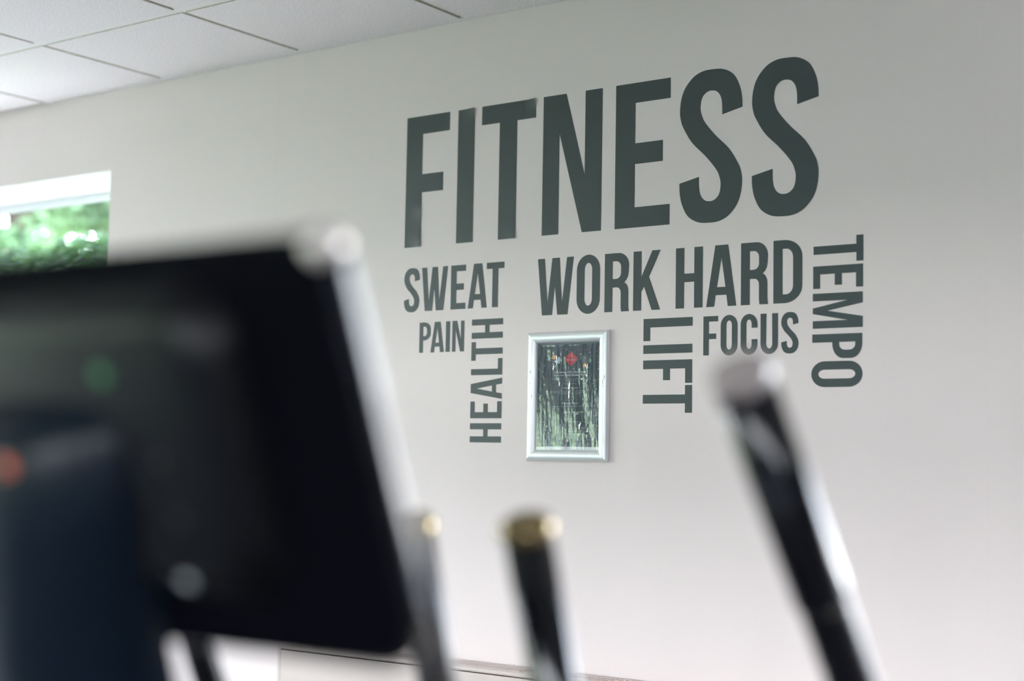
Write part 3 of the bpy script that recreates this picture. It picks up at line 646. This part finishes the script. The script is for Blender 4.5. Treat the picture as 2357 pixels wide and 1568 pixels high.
# fixed centre handlebars
def bar(name, path, r, grip_len, gm, tm, capm, parent, dome):
    P = crom(path, 8)
    b = obj(name, tube(P, r*.92, 24), tm, parent, True)
    a = P[0]; d = (Vector(path[0])-Vector(path[1])).normalized()
    g0 = a-d*grip_len
    obj('grip', lathe(g0, d, [(0, r*.93), (.002, r*.99), (.006, r), (grip_len-.001, r)], 28), gm, b, True)
    if dome: prof = [(0, r*1.06), (.005, r*1.16), (.012, r*1.14), (.018, r*.95), (.022, r*.6), (.0238, 0)]
    else: prof = [(0, r*1.02), (.010, r*1.03), (.0125, r*1.0), (.0140, r*.92), (.0146, r*.80), (.0150, r*.4), (.0150, 0)]
    obj('end_cap', lathe(a-d*.001, d, prof, 28), capm, b, True)
    return b
bar('fixed_handlebar', [(-.782, 1.103, 1.330), (-.782, 1.148, 1.197), (-.782, 1.193, 1.065), (-.788, 1.205, .98), (-.81, 1.13, .89), (-.83, 1.02, .84), (-.84, .93, .80)], .0225, .27, 'grip_black', 'tube_black', 'cap_bronze', ct, True)
bar('fixed_handlebar', [(-.944, 1.137, 1.3245), (-.944, 1.180, 1.178), (-.944, 1.215, 1.06), (-.938, 1.215, .98), (-.92, 1.13, .89), (-.90, 1.02, .84), (-.89, .93, .80)], .0205, .155, 'grip_reflection_grey', 'tube_black', 'cap_bronze', ct, True)
# moving arms
bar('swing_arm', [(-.550, 1.069, 1.464), (-.550, 1.282, 1.2065), (-.550, 1.39, 1.06), (-.550, 1.38, .88), (-.555, 1.24, .60), (-.56, 1.19, .38), (-.57, 1.32, .30)], .0248, .235, 'grip_black', 'tube_black', 'cap_plastic', ct, False)
bar('swing_arm', [(-1.20, .990, 1.455), (-1.20, 1.096, 1.201), (-1.20, 1.140, 1.095), (-1.195, 1.18, .90), (-1.18, 1.19, .60), (-1.175, 1.20, .38), (-1.165, 1.32, .30)], .0185, .235, 'grip_black', 'tube_black', 'cap_plastic', ct, False)
obj('pivot_axle', tube([(-1.20, 1.20, .60), (-.535, 1.20, .60)], .022, 18), 'steel_grey', ct, True)
# drive housing, frame, pedals
prof = [(.62, .10), (.60, .30), (.72, .52), (.95, .60), (1.25, .56), (1.42, .40), (1.46, .22), (1.40, .09)]
sm = [(q.x, q.y) for q in crom([(*p, 0) for p in prof], 5)]
FRx = (Vector((XC, 0, 0)), Vector((0, 1, 0)), Vector((0, 0, 1)), Vector((1, 0, 0)))
o = obj('drive_housing', stack([(scale_loop(sm, .02), -.10), (scale_loop(sm, .006), -.092), (sm, -.075), (sm, .075), (scale_loop(sm, .006), .092), (scale_loop(sm, .02), .10)], FRx), 'mast_navy', ct); smooth_by_angle(o, 40)
obj('base_frame', box(XC-.05, XC+.05, .52, 2.30, .045, .105, .01), 'steel_grey', ct)
for y in (.52, 2.28):
    st = obj('stabiliser', box(XC-.33, XC+.33, y-.035, y+.035, .03, .085, .012), 'steel_grey', ct)
    for sx in (-.29, .29): obj('foot', lathe((XC+sx, y, 0), (0, 0, 1), [(0, .03), (.012, .03), (.028, .022), (.034, .018)], 16), 'rubber_black', st, True)
for sx, dz, dy in ((-.315, .0, 0), (.315, .06, .10)):
    lk = obj('pedal_arm', tube([(XC+sx, 1.30+dy*.2, .295), (XC+sx, 1.75+dy, .24+dz), (XC+sx*.9, 2.15, .17)], .022, 14), 'steel_grey', ct, True)
    pd = obj('pedal', box(XC+sx-.07, XC+sx+.07, 1.52+dy, 1.88+dy, .275+dz, .300+dz, .008), 'rubber_black', ct)
    obj('toe_rim', box(XC+sx-.07, XC+sx+.07, 1.515+dy, 1.535+dy, .298+dz, .34+dz, .006), 'rubber_black', pd)
obj('rear_crank', tube([(XC-.315, 2.15, .17), (XC+.315, 2.15, .17)], .016, 14), 'steel_grey', ct, True)

def copy_tree(o, parent=None):
    c = o.copy(); COL.objects.link(c); c.parent = parent
    for ch in [q for q in o.children]: copy_tree(ch, c)
    return c
ct2 = copy_tree(ct); ct2.location.x -= 1.28; ct2.location.y += .03
tag(ct2, 'second black cross trainer beyond the first, almost wholly outside the frame', 'exercise machine')
for q in (ct, ct2): q['group'] = 'cross trainers in a row'

# ------------------------------------------------------------------ garden
def sheet(x0, x1, y0, y1, nx, ny, zf, th=.3):
    bm = bmesh.new(); g = [[bm.verts.new((x0+(x1-x0)*i/nx, y0+(y1-y0)*j/ny, zf(x0+(x1-x0)*i/nx, y0+(y1-y0)*j/ny))) for j in range(ny+1)] for i in range(nx+1)]
    for i in range(nx):
        for j in range(ny): bm.faces.new([g[i][j], g[i+1][j], g[i+1][j+1], g[i][j+1]])
    bmesh.ops.recalc_face_normals(bm, faces=bm.faces)
    if bm.faces[0].normal.z < 0: bmesh.ops.reverse_faces(bm, faces=bm.faces[:])
    return bm
def gz(x, y):
    d = max(0, XL-x-1.5)
    return -.14 + .045*noise.noise((x*.4, y*.4, 0)) + .28*min(max(0, d-1.6), 11)
tag(obj('lawn', sheet(-45, 45, -45, 45, 90, 90, gz), 'grass', smooth=True), 'sunlit lawn rising away beyond the side window', 'lawn', kind='structure')
def leaves(n, sampler, size, m_seed, flat=.5):
    rnd = random.Random(m_seed); vs_, fs = [], []
    for i in range(n):
        c = sampler(rnd); s = size*rnd.uniform(.6, 1.35)
        a = Vector((rnd.gauss(0, 1), rnd.gauss(0, 1), rnd.gauss(0, 1)*flat)).normalized(); b = a.orthogonal().normalized()
        b = (b*math.cos(rnd.uniform(0, 6.28)) + a.cross(b)*math.sin(rnd.uniform(0, 6.28))).normalized()
        k = len(vs_); nrm = a.cross(b)*s*.12
        vs_ += [c-a*s, c+b*s*.42+nrm, c+a*s, c-b*s*.42+nrm]; fs.append((k, k+1, k+2, k+3))
    return vs_, fs
def leaf_obj(name, parent, vs_, fs, m):
    me = bpy.data.meshes.new(name); base = origin(parent); me.from_pydata([v-base for v in vs_], [], fs); me.materials.append(MATS[m])
    return tag(link(name, me, parent), kind='stuff')
def hedge(x0, x1, y0, y1, h, n, seed, label, m='hedge_leaf', size=.035):
    r = empty('hedge', ((x0+x1)/2, (y0+y1)/2, -.14)); tag(r, label, 'hedge')
    def sam(rn):
        f = rn.random(); x = rn.uniform(x0, x1); top = h + .10*noise.noise((x*1.7, seed, 0)) + .05*noise.noise((x*6, seed, 0))
        if f < .50: y, z = y0+abs(rn.gauss(0, .08)), rn.uniform(-.1, top)
        elif f < .58: y, z = y1-abs(rn.gauss(0, .08)), rn.uniform(-.1, top)
        else: y, z = rn.uniform(y0, y1), top-abs(rn.gauss(0, .09))+.02
        return Vector((x, y, z))
    leaf_obj('foliage', r, *leaves(n, sam, size, seed), m)
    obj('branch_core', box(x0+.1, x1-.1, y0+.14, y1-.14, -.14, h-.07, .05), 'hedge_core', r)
def tree(x, y, h, rx, rz, n, seed, label, m='tree_leaf', size=.10, clumps=26):
    rn0 = random.Random(seed); z0 = gz(x, y)
    r = empty('tree', (x, y, z0-.05)); tag(r, label, 'tree', 'trees in the garden')
    obj('trunk', tube(crom([(x, y, z0-.1), (x+.1*rn0.uniform(-1, 1), y+.05, z0+h*.3), (x+.2*rn0.uniform(-1, 1), y, z0+h*.62), (x, y, z0+h*.9)], 4), [.16-.13*i/12 for i in range(13)], 10), 'bark', r, True)
    cl = []
    for i in range(clumps):
        d = Vector((rn0.gauss(0, 1), rn0.gauss(0, 1), rn0.gauss(0, 1))).normalized()*rn0.uniform(.45, 1)
        cl.append((Vector((x+d.x*rx, y+d.y*rx, z0+h*.62+d.z*rz)), rn0.uniform(.22, .42)*rx))
    for c, q in cl[:8]: obj('branch', tube([(x, y, z0+h*.42), tuple((Vector((x, y, z0+h*.55))+c)/2), tuple(c)], [.05, .035, .015], 6), 'bark', r, True)
    def sam(rn):
        c, q = rn.choice(cl); d = Vector((rn.gauss(0, 1), rn.gauss(0, 1), rn.gauss(0, 1))).normalized()*q*rn.uniform(.3, 1)**.5
        return c + Vector((d.x, d.y, d.z*.8))
    leaf_obj('foliage', r, *leaves(n, sam, size, seed), m)
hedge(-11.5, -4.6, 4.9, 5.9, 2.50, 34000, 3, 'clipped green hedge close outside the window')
tree(-11.3, 9.4, 5.0, 0.9, 1.6, 5000, 13, 'slim light green tree at the right of the window view', size=.085)
tree(-13.7, 9.8, 5.0, 1.0, 1.5, 4500, 11, 'light green tree behind the hedge, seen left in the window', size=.085)
tree(-16.9, 13.6, 5.2, 1.6, 1.9, 4500, 12, 'broad pale tree standing far behind the hedge')
tree(-20.8, 16.5, 6.0, 1.8, 2.0, 4500, 14, 'distant sunlit tree glimpsed between the nearer trees')
tree(-12.5, -9.0, 6.0, 1.9, 2.2, 7000, 15, 'dark leafy tree on the rising lawn beyond the side window', 'dark_leaf', .12)
tree(-18.5, -11.0, 6.8, 2.4, 2.7, 7000, 16, 'tall dark tree far beyond the side window', 'dark_leaf', .12)
tree(-15.2, -15.6, 6.8, 2.4, 2.7, 7000, 18, 'largest dark tree at the garden corner', 'dark_leaf', .13)
hedge(-27, -12, -20.6, -19.4, 3.4, 8000, 21, 'long dark hedge along the far end of the garden', 'dark_leaf', .12)
tag(obj('dark_bounce_ground', box(-7.0, 40, -40, YF-WT-.001, -.3, -.08), 'asphalt'), 'dark asphalt added out of view outside the rear windows to limit bounce', 'paving', kind='structure')  # unseen surface added over the lawn, dark so less light bounces indoors
tag(obj('side_path', box(XL-WT-1.6, XL-WT-.001, YF-WT, 4.6, -.22, -.08), 'brick_paving'), 'paved path beside the side window', 'paving', kind='structure')
tag(obj('window_path', box(XL-WT, -2.6, YB+WT+.001, 4.6, -.22, -.08), 'brick_paving'), 'paved strip between hedge and lettered wall', 'paving', kind='structure')
tag(obj('service_yard', box(-2.6, 40, YB+WT+.001, 40, -.3, -.08), 'yard_concrete'), 'grey concrete yard behind the lettered wall', 'paving', kind='structure')
